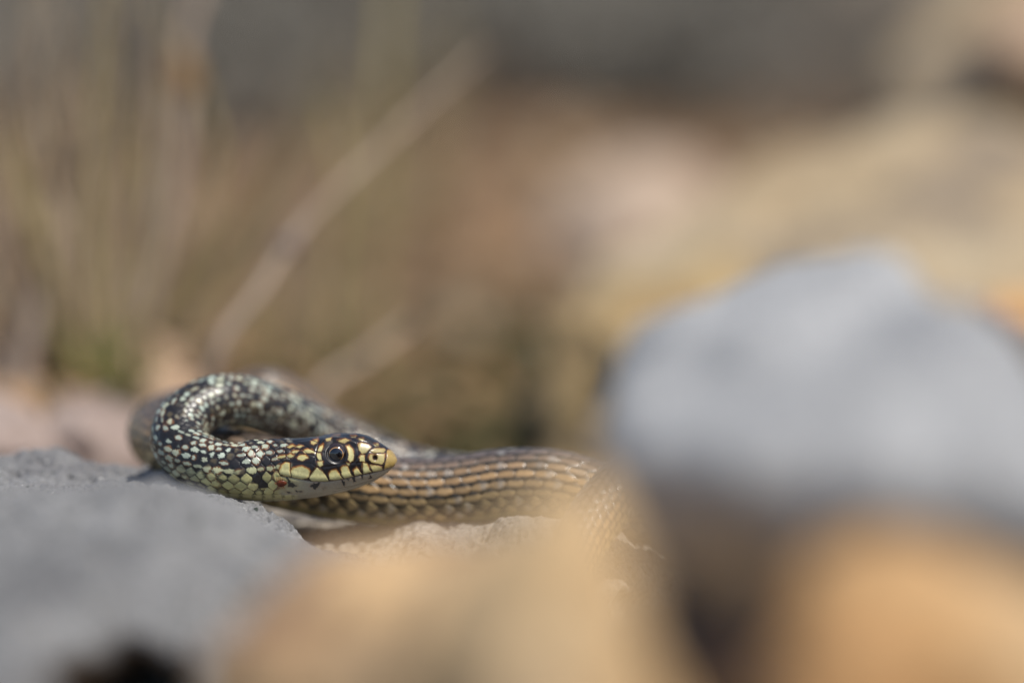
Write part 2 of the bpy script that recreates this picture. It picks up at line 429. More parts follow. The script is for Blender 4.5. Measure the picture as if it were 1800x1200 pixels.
# neck: black net with pale spots, paler and yellower low on the flank
sN = SS - head_len
low = sstep(3.6, 6.3, row)
nearhead = 1 - sstep(4, 22, sN)
p_pale = 0.71 + 0.20 * low * nearhead + 0.14 * nearhead - 0.22 * np.clip(blot, -0.6, 1) * (1.0 + 2.2 * low)
is_pale = sstep(-0.05, 0.05, p_pale - h1)
spot_a = 0.18 + 0.28 * h2 + 0.12 * low * nearhead; spot_b = 0.18 + 0.27 * h3 + 0.08 * low * nearhead
el = np.sqrt(((bdu - 0.16 * (h4 - 0.35)) / spot_a) ** 2 + ((bdv - 0.2 * (h1 - 0.4)) / spot_b) ** 2) + 0.34 * fine + 0.30 * fine2
spot = sstep(1.12, 0.82, el) * is_pale
fringe = sstep(1.75, 1.05, el) * is_pale * (h4 > 0.35) * (0.45 + 0.4 * h3)
pale_c = mixc(np.broadcast_to(PALE, U.shape + (3,)), YEL, np.clip(low * nearhead * 1.15, 0, 1))
pale_c = mixc(pale_c, c(0.50, 0.43, 0.21), 0.35 * sstep(0.5, 0.8, hash2(bi, bj, 9)))
pale_c = pale_c * (0.62 + 0.50 * h3 + 0.10 * fine2)[..., None]
pale_c = mixc(pale_c, c(0.48, 0.40, 0.33), 0.55 * sstep(45, 90, sN) * np.ones_like(U))
neck = mixc(np.broadcast_to(DARK, U.shape + (3,)), c(0.13, 0.10, 0.055), 0.7 * (h2 > 0.62) * sstep(0.9, 0.2, best / 0.45 + 0.4 * fine2) * (1 - is_pale))
neck = mixc(neck, RUST * 0.8, fringe)
neck = mixc(neck, pale_c, spot)
# low flank just behind the jaw: whole scales yellow, dark only in the seams
whole = low * sstep(5.2, 6.4, row) * is_pale * (0.35 + 0.65 * (h2 > 0.3)) * (1 - sstep(8, 30, sN))
neck = mixc(neck, pale_c * 0.95, whole * sstep(0.03, 0.13, edge))
# body: lengthwise lines of tan scales with black seams between the rows
tanc = mixc(np.broadcast_to(c(0.44, 0.275, 0.13), U.shape + (3,)), c(0.48, 0.355, 0.17), sstep(4.0, 7.5, row))
tanc = mixc(tanc, c(0.17, 0.125, 0.10), sstep(4.2, 1.2, row))
tanc = tanc * (0.84 + 0.42 * h2 + 0.16 * fine + 0.14 * fine2)[..., None]
tanc = mixc(tanc, c(0.46, 0.44, 0.40), 0.55 * (h3 > 0.80) * sstep(0.3, 0.0, np.abs(bdu - 0.2)))
lin = sstep(0.42, 0.22, np.abs(bdv) + 0.09 * fine + 0.05 * fine2) * sstep(0.0, 0.09, edge)
lin = np.maximum(lin, 0.42 * sstep(0.24, 0.40, np.abs(bdu)) * sstep(0.0, 0.07, edge)) * (1 - 0.35 * (h1 > 0.88))
body = mixc(np.broadcast_to(c(0.022, 0.020, 0.014), U.shape + (3,)), tanc, lin)
lowest = (row >= 7).astype(float)
notch = sstep(0.05, -0.25, bdu - 0.2 * np.abs(bdv)) * sstep(0.46, 0.30, np.abs(bdu + 0.25))
body = mixc(body, tanc * 1.05, lowest * sstep(0.02, 0.08, edge))
body = mixc(body, c(0.03, 0.026, 0.018), lowest * notch * 0.8)
strp = sstep(178, 200, S)[:, None] * np.ones_like(U)
dcol = neck * (1 - strp[..., None]) + body * strp[..., None]
# belly
vb = mixc(np.broadcast_to(c(0.60, 0.54, 0.28), U.shape + (3,)), c(0.46, 0.38, 0.18), strp)
vb = mixc(vb, c(0.30, 0.28, 0.23), (1 - strp) * sstep(14, 35, sN) * 0.85)
vb = mixc(vb, c(0.05, 0.045, 0.03), sstep(0.05, 0.01, vedge) * 0.5)
patch_v = sstep(0.10, 0.30, fu) * sstep(0.47, 0.40, np.abs(fu)) * (np.abs(np.abs(TH) - THV)[None] < 0.16) * np.ones_like(U)
vb = mixc(vb, c(0.07, 0.055, 0.035), patch_v * 0.55)
col = vb * (1 - dors[..., None]) + dcol * dors[..., None]

# ---- head chart -----------------------------------------------------
HN = int(np.searchsorted(S, head_len + 4))
hx, hy = CX[:HN], CY[:HN]
wob = vnoise(np.stack([hx.ravel() / 26, hy.ravel() / 26, np.zeros(hx.size)], -1), 31).reshape(hx.shape)
wob2 = vnoise(np.stack([hx.ravel() / 9, hy.ravel() / 9, np.zeros(hx.size)], -1), 32).reshape(hx.shape)
jit = 4.0 * wob + 2.5 * wob2
CREAM = c(0.72, 0.66, 0.31); BUFF = c(0.52, 0.42, 0.17); OCHRE = c(0.44, 0.30, 0.09); WHITE = c(0.38, 0.32, 0.23)
MOUTH = [(1640, 500), (1600, 556), (1480, 592), (1350, 622), (1200, 648), (1000, 692), (800, 722), (620, 716), (450, 682), (300, 656), (200, 650)]
mouthY = np.interp(hx, [m[0] for m in MOUTH[::-1]], [m[1] for m in MOUTH[::-1]])
hc = np.broadcast_to(c(0.013, 0.0100, 0.0095), hx.shape + (3,)).copy()
paint = [
    # (polygon, colour, fringe strength)
    ([(240, 600), (275, 520), (330, 480), (380, 490), (375, 600), (385, 655), (300, 652), (250, 625)], CREAM, 1.3),
    ([(383, 655), (380, 580), (430, 545), (520, 528), (600, 565), (612, 590), (592, 660), (500, 690), (420, 672)], CREAM, 1.2),
    ([(598, 665), (640, 615), (700, 540), (740, 580), (790, 640), (815, 690), (825, 715), (720, 720), (620, 712)], CREAM * 0.95, 0.3),
    ([(838, 695), (835, 620), (870, 588), (915, 572), (940, 600), (978, 665), (1000, 688), (900, 708)], CREAM, 0.8),
    ([(985, 560), (1010, 530), (1060, 530), (1075, 580), (1098, 635), (1120, 660), (1015, 684), (985, 640)], CREAM, 0.7),
    ([(1138, 640), (1130, 590), (1165, 552), (1182, 560), (1205, 600), (1228, 630), (1140, 656)], CREAM * 0.95, 0.8),
    ([(1238, 560), (1250, 490), (1290, 502), (1318, 570), (1342, 605), (1242, 630)], CREAM * 0.95, 0.8),
    ([(1325, 525), (1400, 528), (1465, 545), (1470, 588), (1440, 602), (1362, 603), (1340, 570)], mixc(CREAM, BUFF, np.array(0.6)), 0.5),
    ([(1538, 345), (1590, 352), (1640, 430), (1652, 470), (1640, 500), (1600, 552), (1488, 588), (1506, 520), (1530, 440), (1536, 380)], OCHRE, 0.4),
    ([(1322, 420), (1345, 392), (1400, 392), (1508, 388), (1503, 470), (1470, 516), (1400, 500), (1352, 485), (1325, 455)], mixc(CREAM, BUFF, np.array(0.75)), 0.7),
    ([(1350, 345), (1400, 318), (1500, 322), (1524, 345), (1498, 370), (1390, 374), (1352, 362)], BUFF * 0.9, 0.6),
    ([(1208, 430), (1230, 400), (1270, 398), (1270, 478), (1218, 474)], CREAM * 0.9, 0.9),
    ([(1203, 275), (1250, 250), (1330, 280), (1354, 302), (1326, 340), (1290, 370), (1250, 386), (1208, 340)], mixc(CREAM, BUFF, np.array(0.7)) * 0.8, 0.6),
    ([(1064, 292), (1100, 288), (1138, 332), (1148, 400), (1130, 465), (1100, 488), (1072, 452), (1084, 390), (1076, 330)], CREAM, 0.9),
    ([(1052, 492), (1092, 502), (1080, 528), (1056, 514)], CREAM, 0.5),
    ([(742, 292), (788, 277), (782, 320), (763, 352), (724, 352)], CREAM * 0.9, 0.9),
    ([(709, 374), (752, 374), (764, 452), (735, 456), (709, 420)], CREAM * 0.95, 0.4),
    ([(704, 474), (730, 478), (772, 472), (773, 508), (732, 540), (708, 510)], CREAM * 0.95, 0.7),
    ([(820, 222), (890, 215), (880, 243), (830, 243)], BUFF, 0.6),
    ([(960, 243), (1050, 222), (1120, 242), (1040, 264)], BUFF, 0.6),
    ([(1120, 175), (1190, 172), (1180, 190), (1130, 192)], BUFF * 0.8, 0.6),
    ([(900, 182), (980, 172), (975, 186), (910, 194)], BUFF * 0.8, 0.6),
    ([(1205, 205), (1262, 198), (1280, 222), (1230, 228)], BUFF, 0.5),
    ([(1390, 268), (1440, 268), (1455, 296), (1405, 290)], BUFF * 0.8, 0.5),
    ([(640, 235), (720, 208), (715, 250), (670, 277), (640, 262)], BUFF, 0.8),
    ([(540, 345), (600, 325), (650, 332), (688, 370), (620, 370), (560, 366)], CREAM * 0.85, 1.1),
    ([(467, 430), (510, 396), (570, 396), (600, 430), (540, 463), (482, 453)], CREAM * 0.85, 1.2),
    ([(450, 300), (500, 282), (550, 288), (500, 312)], CREAM * 0.7, 0.9),
    ([(398, 362), (440, 342), (500, 347), (425, 380)], CREAM * 0.75, 0.9),
    ([(347, 402), (390, 384), (440, 406), (420, 428), (362, 424)], CREAM * 0.8, 1.0),
    ([(212, 430), (260, 408), (330, 398), (322, 424), (250, 438)], CREAM * 0.75, 0.9),
    ([(350, 300), (420, 275), (440, 292), (380, 318)], BUFF, 0.8),
]
# lower jaw and chin first
jaw = sstep(-4, 4, hy - mouthY)
jawc = mixc(np.broadcast_to(WHITE, hx.shape + (3,)), c(0.56, 0.52, 0.23), sstep(620, 250, hx) * sstep(900, 780, hy))
jawc = mixc(jawc, c(0.42, 0.38, 0.28), sstep(30, 110, hy - mouthY) * 0.5)
hc = mixc(hc, jawc, jaw)
for blob in ([(300, 652), (350, 680), (370, 720), (450, 768), (380, 790), (330, 780), (330, 700)], [(600, 772), (640, 742), (722, 730), (690, 780), (650, 812), (622, 790)],
             [(975, 700), (1012, 722), (1000, 780), (982, 768)], [(1040, 692), (1080, 685), (1060, 712)], [(1100, 676), (1132, 668), (1142, 718), (1118, 730)], [(1205, 652), (1236, 642), (1232, 688), (1214, 690)],
             [(1310, 630), (1342, 680), (1290, 700), (1318, 668)], [(165, 780), (222, 800), (200, 812)], [(280, 825), (362, 855), (330, 862)], [(410, 825), (490, 840), (430, 852)], [(735, 800), (778, 795), (750, 818)]):
    sd = poly_sdf(blob, hx, hy) + jit * 1.6
    hc = mixc(hc, c(0.022, 0.018, 0.018), sstep(6, -5, sd) * 0.95)
    hc = mixc(hc, c(0.34, 0.15, 0.05), sstep(22, 10, sd) * sstep(2, 8, sd) * 0.25)
for lx in ([(1560, 600), (1350, 700), (1100, 775), (900, 810)], [(1480, 655), (1250, 745), (1000, 815), (850, 850)]):
    hc = mixc(hc, c(0.10, 0.08, 0.06), sstep(7, 2, line_dist(lx, hx, hy)) * 0.6)
upper = np.zeros(hx.shape)
relief = np.zeros(hx.shape)
for poly, colr, fr in paint:
    sd = poly_sdf(poly, hx, hy) + jit
    pcy = sum(q[1] for q in poly) / len(poly); upw_ = 0.22 + 0.78 * sstep(-6, 26, pcy - hy)
    hc = mixc(hc, c(0.34, 0.115, 0.02), sstep(22, 4, sd) * upw_ * min(1, 0.85 * fr))
    body_c = colr * (0.93 + 0.10 * wob[..., None])
    inner = sstep(-24, -2, sd)[..., None]
    body_c = body_c * (1 - 0.42 * inner * (0.35 + 0.65 * upw_[..., None]) * min(1, fr) * np.array([0.05, 0.45, 0.95]))
    hc = mixc(hc, body_c, sstep(4, -4, sd))
    upper = np.maximum(upper, sstep(26, 6, sd))
# seams between the plates: real grooves, darker in the crease by shadow and by their own pigment
seams = [[(1533, 338), (1530, 430), (1500, 525), (1478, 592)], [(1336, 352), (1390, 382), (1500, 382), (1534, 345)], [(1336, 350), (1300, 392), (1280, 420), (1276, 490), (1310, 500)],
         [(1340, 350), (1400, 308), (1510, 312), (1540, 340)], [(1276, 492), (1400, 516), (1482, 532)], [(1312, 505), (1352, 608)], [(1240, 485), (1238, 632)], [(1168, 500), (1190, 560), (1234, 634)],
         [(1078, 540), (1100, 620), (1134, 656)], [(930, 540), (985, 650), (1004, 690)], [(752, 545), (800, 640), (830, 700), (830, 716)], [(700, 540), (590, 668), (588, 700)], [(380, 480), (376, 600), (386, 662)],
         [(1190, 250), (1200, 330), (1204, 400), (1275, 392)], [(1204, 400), (1160, 470), (1100, 498), (1150, 490), (1280, 492)], [(1190, 262), (1130, 215), (1040, 190), (900, 190), (800, 215), (735, 260), (700, 350)],
         [(735, 250), (620, 212), (420, 240)], [(420, 242), (540, 265), (640, 330), (700, 358)], [(700, 358), (790, 360)], [(700, 460), (775, 462)], [(700, 360), (690, 420), (700, 470), (720, 548)], [(640, 500), (700, 545), (760, 545), (930, 520), (1040, 490), (1080, 538)],
         [(520, 320), (600, 380), (690, 412)], [(450, 400), (520, 320), (440, 330)], [(380, 480), (450, 400), (600, 380)], [(200, 560), (270, 470), (380, 480), (640, 500), (690, 412)], [(330, 400), (380, 440), (450, 400)], [(200, 440), (330, 440), (270, 470)],
         [(1190, 250), (1240, 232), (1340, 250), (1410, 305)], [(1240, 232), (1180, 180), (1060, 172), (880, 182)], [(1180, 178), (1300, 215), (1420, 280), (1520, 318)], [(200, 650), (240, 620), (250, 640), (310, 655)]]
for ln in seams:
    dl = line_dist(ln, hx, hy) + 0.8 * wob2
    hc = mixc(hc, c(0.010, 0.007, 0.006), sstep(6.0, 2.2, dl) * 0.9)
    relief = np.minimum(relief, -0.10 * np.exp(-(dl / 10.0) ** 2))
dm = np.abs(hy - mouthY) + np.where((hx > 1625) | (hx < 260), 60, 0)
hc = mixc(hc, c(0.10, 0.06, 0.045), sstep(7, 2, dm) * 0.85)
relief = np.minimum(relief, -0.22 * np.exp(-(dm / 12.0) ** 2))
relief = relief + 0.13 * sstep(50, 5, np.abs(hy - mouthY + 45)) * sstep(230, 300, hx) * sstep(1560, 1480, hx)      # lip line bulge
# nostril
nd = np.hypot((hx - 1395) / 0.85, hy - 430)
hc = mixc(hc, c(0.020, 0.010, 0.006), sstep(42, 28, nd)); hc = mixc(hc, c(0.20, 0.09, 0.03), sstep(52, 38, nd) * sstep(26, 36, nd) * 0.6)
relief = relief - 0.75 * np.exp(-(nd / 28.0) ** 2)
# eye socket
EX, EY = 934, 387
ed = np.hypot(hx - EX, (hy - EY) * 1.03)
hc = mixc(hc, c(0.010, 0.007, 0.006), sstep(158, 136, ed) * 0.93)
relief = relief - 0.32 * sstep(124, 102, ed) + 0.04 * np.exp(-((ed - 158) / 18.0) ** 2)
# brow ridge over the eye
relief = relief + 0.50 * np.exp(-(line_dist([(800, 235), (900, 212), (1050, 225), (1180, 262)], hx, hy) / 34.0) ** 2)
# crown pattern away from the side plates uses the distance from the midline
topm = sstep(230, 190, hy) * (np.abs(YL[:HN]) < hw[:HN, None] * 0.62)
# mask between painted head and body scales
hm = sstep(330, 430, hx) * sstep(-40, 40, 700 - hy) + (hy > mouthY - 5) * sstep(330, 480, hx)
hm = np.clip(np.maximum(hm, np.where(hx > 225, upper, 0)), 0, 1)
hm = np.where(hx > 440, 1.0, hm)
jawblob = sstep(170, 260, hx) * (hy > 645) * (hy < 880)
hm = np.maximum(hm, jawblob)
col[:HN] = mixc(col[:HN], hc, hm)

# ---- relief ---------------------------------------------------------
disp = dors * (0.17 * (1 - np.exp(-np.clip(edge, 0, 1) / 0.10)) + 0.20 * bdu * (edge > 0)) + (1 - dors) * (0.10 * (1 - np.exp(-vedge / 0.06)) + 0.10 * fu)
disp *= np.clip(RAD / 7.0, 0.2, 1.2)[:, None]
bhead = np.zeros_like(disp); bhead[:HN] = relief
hmf = np.zeros_like(disp); hmf[:HN] = hm
ramp_in = sstep(0.3, 2.2, SS)
disp = disp * (1 - hmf) + bhead * np.maximum(hmf, 0.0) * ramp_in
rl = np.sqrt(ZL ** 2 + YL ** 2) + 1e-6
fac = 1 + disp / np.maximum(rl, 0.8)
POS = C3[:, None, :] + Dn[:, None, :] * (ZL * fac)[..., None] + Bn[:, None, :] * (YL * fac)[..., None]
# base anchor for the snake
snake_base = P(520, 905, FOCUS + 0.02)
vv = POS.reshape(-1, 3) / 1000.0 - snake_base
ff = grid_faces(len(S), NV, True)
if NEAR < 0: ff = ff[:, ::-1]
snake = empty('snake', snake_base)
tag(snake, 'black and yellow speckled snake lying in loose coils on the rocks, head raised sideways', 'snake')
bodyo = add('body', mesh_from('snake_body', vv, ff, True, col.reshape(-1, 3)), M['skin'], snake)

# ---- eyes -----------------------------------------------------------
def cap(Rr, a0, a1, nu=16, nv=48):
    """part of a sphere about +Z between polar angles a0 and a1 (radians)"""
    th = np.linspace(a0, a1, nu); ph = np.linspace(0, 2 * math.pi, nv, endpoint=False)
    v = np.stack([np.sin(th)[:, None] * np.cos(ph), np.sin(th)[:, None] * np.sin(ph), np.repeat(np.cos(th)[:, None], nv, 1)], -1) * Rr
    return v.reshape(-1, 3), grid_faces(nu, nv, True)
k_eye = int(np.argmin(np.abs(XS - EX)))
fr_c, fr_t, fr_d, fr_b = C3[k_eye], -T[k_eye], Dn[k_eye], Bn[k_eye]
zc_eye = (axY(EX) - EY - 8) * mm_per_u
for side in (1.0, -1.0):
    # eyeball: radius 3.1 mm, bulging a little out of the socket
    j = int(np.argmin(np.abs(ZL[k_eye] - zc_eye - 0.5) + np.where(YL[k_eye] * side > 0, 0, 99)))
    lat = abs(YL[k_eye, j]); z_e = zc_eye + lat * math.sin(tilt)
    outw = fr_b * side; outw = outw * math.cos(0.04) + fr_d * math.sin(0.04) + fr_t * 0.02
    Rr = 2.5
    cen = fr_c + fr_d * z_e + fr_b * side * (lat - Rr + 0.30)
    zax = outw / np.linalg.norm(outw); xax = fr_t - zax * (fr_t @ zax); xax /= np.linalg.norm(xax); yax = np.cross(zax, xax)
    Mx = np.stack([xax, yax, zax], 1)
    eye = None
    for nm, rr, a0, a1, mat in (('eye', Rr, 0.0, 1.5, 'eye'), ('iris', Rr + 0.015, 0.595, 0.72, 'iris'), ('pupil', Rr + 0.03, 0.0, 0.62, 'pupil')):
        v, f = cap(rr, a0 if a0 else 1e-4, a1)
        v = (v @ Mx.T + cen) / 1000.0 - snake_base
        o = add(nm, mesh_from(nm, v, f), M[mat], eye if eye else snake)
        if eye is None: eye = o

# ---- tick on the jaw ------------------------------------------------
tx, ty = 262, 728
dist = np.where(YL[:HN] > 0, np.hypot(hx - tx, hy - ty), 1e9)
ki, kj = np.unravel_index(np.argmin(dist), dist.shape)
tp = POS[ki, kj]; tn = POS[ki, kj] - C3[ki]; tn /= np.linalg.norm(tn)
tt_ = T[ki] - tn * (T[ki] @ tn); tt_ /= np.linalg.norm(tt_); tb = np.cross(tn, tt_)
troot = empty('tick', (tp + tn * 0.1) / 1000.0)
tag(troot, 'tiny reddish brown tick clinging to the side of the snake behind its jaw', 'tick')
def tick_pt(a, b, h): return (tt_ * a + tb * b + tn * h) / 1000.0
th = np.linspace(0, math.pi, 14); ph = np.linspace(0, 2 * math.pi, 22, endpoint=False)
tv = []
for t_ in th:
    for p_ in ph:
        a = math.cos(t_) * 1.15; rr_ = math.sin(t_) * (0.82 + 0.18 * math.cos(t_))
        tv.append(tick_pt(a, rr_ * math.cos(p_), 0.32 + 0.5 * rr_ * math.sin(p_) * (1.0 if math.sin(p_) > 0 else 0.6)))
add('body', mesh_from('tick_body', tv, grid_faces(14, 22, True)), M['tick'], troot)

def tube(pts, radii, nseg=7):
    pts = np.asarray(pts, float); n = len(pts); radii = np.broadcast_to(radii, n)
    tg = np.gradient(pts, axis=0); tg /= np.linalg.norm(tg, axis=1)[:, None] + 1e-12
    ref = np.array([0.13, 0.31, 0.94]); a = np.cross(tg, ref); a /= np.linalg.norm(a, axis=1)[:, None] + 1e-9; b = np.cross(tg, a)
    an = np.linspace(0, 2 * math.pi, nseg, endpoint=False)
    v = pts[:, None] + (a[:, None] * np.cos(an)[None, :, None] + b[:, None] * np.sin(an)[None, :, None]) * radii[:, None, None]
    return v.reshape(-1, 3), grid_faces(n, nseg, True)
for sgn in (-1, 1):
    for q in range(4):
        a0 = 0.55 - 0.32 * q + 0.25
        pts = [tick_pt(a0, sgn * 0.55, 0.2), tick_pt(a0 + 0.12 - 0.1 * q, sgn * 0.95, 0.45), tick_pt(a0 + 0.25 - 0.18 * q, sgn * 1.35, 0.12), tick_pt(a0 + 0.3 - 0.22 * q, sgn * 1.6, 0.0)]
        v, f = tube(pts, np.array([0.09, 0.08, 0.06, 0.035]) / 1000, 6)
        add('leg', mesh_from('tick_leg', v, f), M['ticklimb'], troot)
v, f = tube([tick_pt(1.05, 0, 0.25), tick_pt(1.35, 0, 0.12), tick_pt(1.55, 0, -0.05)], np.array([0.22, 0.16, 0.08]) / 1000, 8)
add('mouthparts', mesh_from('tick_mouth', v, f), M['ticklimb'], troot)

# ------------------------------------------------------------------ rocks that carry the snake (height fields with real sides)
step = 2
SNK = np.column_stack([C3[HN // 2:HN:8].tolist() + C3[HN::step].tolist(), RAD[HN // 2:HN:8].tolist() + RAD[HN::step].tolist()]) / 1000.0
def snake_floor(x, y, sink=0.0005):
    lim = np.full(x.shape, 9.0)
    for X0, Y0, Z0, R_ in SNK:
        m = (np.abs(x - X0) < R_ * 1.05) & (np.abs(y - Y0) < R_ * 1.05)
        if m.any():
            d2 = (x[m] - X0) ** 2 + (y[m] - Y0) ** 2
            zl = np.where(d2 < R_ * R_, Z0 - 0.94 * np.sqrt(np.clip(R_ * R_ - d2, 0, None)), 9.0)
            lim[m] = np.minimum(lim[m], zl + sink)
    return lim

def height_rock(name, outline_px, zfun, mat, nx, ny, bottom, edge_w, label, cat='rock', seed=1, rough=1.0, undercut=0.0):
    """outline_px: list of (px, py, depth) on the top face; zfun(x, y) top height"""
    ol = np.array([P(*q)[:2] for q in outline_px])
    lo, hi = ol.min(0) - 0.02, ol.max(0) + 0.02
    xs = np.linspace(lo[0], hi[0], nx); ys = np.linspace(lo[1], hi[1], ny)
    X, Y = np.meshgrid(xs, ys, indexing='ij')
    p = np.stack([X.ravel(), Y.ravel(), np.zeros(X.size)], -1)
    n_edge = (fbm(p, 45, 3, seed, 0.5) * 0.006).reshape(X.shape)
    sd = poly_sdf(ol, X, Y) + n_edge
    inside = sd < edge_w
    z = zfun(X, Y)
    pit = fbm(p, 420, 4, seed + 5, 0.65).reshape(X.shape)
    mid = fbm(p, 90, 4, seed + 9, 0.5).reshape(X.shape)
    z = z + rough * (0.0016 * mid + 0.0007 * pit - 0.0014 * np.clip(np.abs(pit) * 2 - 1.1, 0, 1))
    z = z - 0.004 * sstep(-0.012, 0, sd)
    z = np.minimum(z, snake_floor(X, Y))
    fall = np.clip((sd) / edge_w, 0, 1)
    fall = fall ** 1.6
    z = z * (1 - fall) + bottom * fall
    # keep cells inside the outline, close with a flat base
    idx = -np.ones(X.shape, int); idx[inside] = np.arange(inside.sum())
    quad = inside[:-1, :-1] & inside[1:, :-1] & inside[1:, 1:] & inside[:-1, 1:]
    f = np.stack([idx[:-1, :-1], idx[1:, :-1], idx[1:, 1:], idx[:-1, 1:]], -1)[quad]
    v = np.stack([X[inside], Y[inside], z[inside]], -1)
    wside = (sstep(0.0, 0.35, fall) * (1 - sstep(0.9, 1.0, fall)))[inside][:, None]
    q3 = np.stack([fbm(v, 70, 4, seed + 70 + k, 0.55) for k in range(3)], -1)
    v = v + wside * q3 * np.array([0.004, 0.004, 0.003])
    if undercut:
        front = sstep(-0.07, -0.10, Y[inside]); v[:, 1] += undercut * front * sstep(0.03, 0.32, fall[inside])
    org = np.array([ol[:, 0].mean(), ol[:, 1].mean(), bottom])
    o = add(name, mesh_from(name, v - org, f), mat); o.location = org.tolist()
    return tag(o, label, cat)

def slab_top(X, Y):
    # dips under the snake, swells up again towards the front and sinks to the right under the head
    z = -0.0015 - 0.010 * sstep(-0.075, -0.030, X) - 0.006 * sstep(-0.03, 0.0, X)
    z += (0.0125 - 0.006 * sstep(-0.07, -0.03, X)) * sstep(-0.006, -0.075, Y)
    z += 0.0025 * np.exp(-((X + 0.06) / 0.03) ** 2 - ((Y + 0.075) / 0.02) ** 2)
    z += 0.0040 * np.exp(-((X + 0.112) / 0.012) ** 2 - ((Y - 0.030) / 0.012) ** 2)
    z -= 0.006 * sstep(-0.115, -0.15, Y)
    return z
height_rock('rock_slab', [(-400, 800, .69), (-100, 792, .69), (60, 792, .69), (180, 800, .685), (300, 815, .68), (420, 850, .675), (500, 880, .655), (560, 893, .648), (600, 905, .645), (618, 930, .640), (645, 965, .62), (640, 1010, .58),
                          (600, 1030, .54), (500, 1045, .515), (420, 1050, .502), (350, 1050, .496), (300, 1055, .502), (220, 1060, .503), (150, 1055, .490), (80, 1055, .482), (-80, 1060, .478), (-450, 1050, .49)],
            slab_top, M['slab'], 640, 560, -0.056, 0.009, 'flat pitted grey rock slab under the neck and head of the snake', seed=21, undercut=0.04)

def perch_top(X, Y):
    z = -0.0125 - 0.10 * np.clip(Y - 0.03, 0, 0.1) 
    z += 0.003 * np.exp(-((X - 0.0) / 0.02) ** 2 - ((Y + 0.0) / 0.008) ** 2)
    z += 0.0045 * np.exp(-((X - 0.014) / 0.009) ** 2 - ((Y - 0.001) / 0.006) ** 2)
    z -= 0.004 * sstep(-0.02, -0.035, X)
    return z
height_rock('rock', [(225, 870, .745), (330, 860, .755), (500, 880, .762), (700, 905, .755), (900, 900, .74), (1050, 880, .69), (1250, 890, .69), (1400, 930, .69), (1400, 960, .668), (1250, 960, .663), (1120, 955, .655), (1000, 958, .640), (900, 955, .634), (820, 945, .640), (740, 955, .635), (650, 950, .643), (600, 920, .650), (400, 890, .668), (240, 865, .69)],
            perch_top, M['perch'], 560, 420, -0.056, 0.020, 'pale rough rock beneath the striped body of the snake', seed=41)

# ------------------------------------------------------------------ loose stones
def hull_rock(name, pts, mat, label, voxel=0.0022, smooth=6, amp=0.0025, freq=45, seed=1, base=True, cat='stone', group=None, world_pts=(), shrink=1.04):
    w_ = [np.array(P(*q)) for q in pts] + [np.array(q, float) for q in world_pts]
    w_ = np.array(w_)
    cen = w_.mean(0)
    if base:
        gz = terrain(w_[:, 0], w_[:, 1]) - 0.004
        low = w_.copy(); low[:, :2] = cen[:2] + (low[:, :2] - cen[:2]) * shrink; low[:, 2] = gz
        w_ = np.vstack([w_, low])
    org = np.array([cen[0], cen[1], w_[:, 2].min()])
    bm = bmesh.new()
    for q in w_ - org: bm.verts.new(q)
    r = bmesh.ops.convex_hull(bm, input=bm.verts)
    bmesh.ops.delete(bm, geom=list({e for e in r['geom_interior'] + r['geom_unused'] if isinstance(e, bmesh.types.BMVert)}), context='VERTS')
    me = bpy.data.meshes.new('tmp'); bm.to_mesh(me); bm.free()
    o = bpy.data.objects.new('tmp', me); COL.objects.link(o)
    md = o.modifiers.new('r', 'REMESH'); md.mode = 'VOXEL'; md.voxel_size = voxel
    ms = o.modifiers.new('s', 'SMOOTH'); ms.factor = 0.5; ms.iterations = smooth
    dg = bpy.context.evaluated_depsgraph_get()
    me2 = bpy.data.meshes.new_from_object(o.evaluated_get(dg))
    bpy.data.objects.remove(o); bpy.data.meshes.remove(me)
    n = len(me2.vertices)
    co = np.empty(n * 3, np.float32); me2.vertices.foreach_get('co', co); co = co.reshape(-1, 3).astype(float)
    no = np.empty(n * 3, np.float32); me2.vertices.foreach_get('normal', no); no = no.reshape(-1, 3)
    nz = fbm(co + seed * 0.37, freq, 5, seed, 0.55)
    rg = 1 - np.abs(fbm(co + seed * 0.11, freq * 0.6, 3, seed + 50, 0.5))
    co = co + no * (amp * nz + amp * 0.8 * (rg - 0.6))[:, None]
    me2.vertices.foreach_set('co', co.astype(np.float32).ravel())
    me2.polygons.foreach_set('use_smooth', np.ones(len(me2.polygons), bool))
    me2.materials.clear(); me2.name = name; me2.update()
    o = add(name, me2, mat); o.location = org.tolist()
    return tag(o, label, cat, group)

# in front of the snake
hull_rock('stone', [(300, 1260, .43), (350, 1150, .44), (470, 1060, .445), (600, 985, .455), (740, 928, .46), (880, 930, .46), (1000, 960, .455), (1120, 1110, .44), (1180, 1230, .43), (720, 1080, .40), (930, 1100, .40), (540, 1230, .39), (1000, 1230, .38)],
          M['orange'], 'ochre stone with a brown patch, in front of the rocks the snake lies on', seed=3, amp=0.004)
hull_rock('stone', [(700, 1100, .39), (860, 950, .395), (970, 830, .40), (1040, 785, .40), (1090, 870, .395), (1135, 1010, .39), (1180, 1120, .385), (1220, 1240, .38), (880, 1060, .375), (1020, 980, .37), (1090, 1100, .365), (930, 1240, .355)],
          M['yellow'], 'pale ochre stone with a raised corner, bordering the dark hollow before the big grey stone', seed=5, amp=0.004)
hull_rock('stone', [(1310, 1230, .36), (1390, 1060, .375), (1440, 960, .385), (1520, 910, .39), (1650, 915, .385), (1800, 985, .38), (1960, 1120, .375), (1540, 1080, .35), (1720, 1110, .345), (2050, 1230, .36), (1450, 1230, .34)],
          M['rust'], 'rusty orange stone below the big blue grey stone', seed=7, amp=0.003)
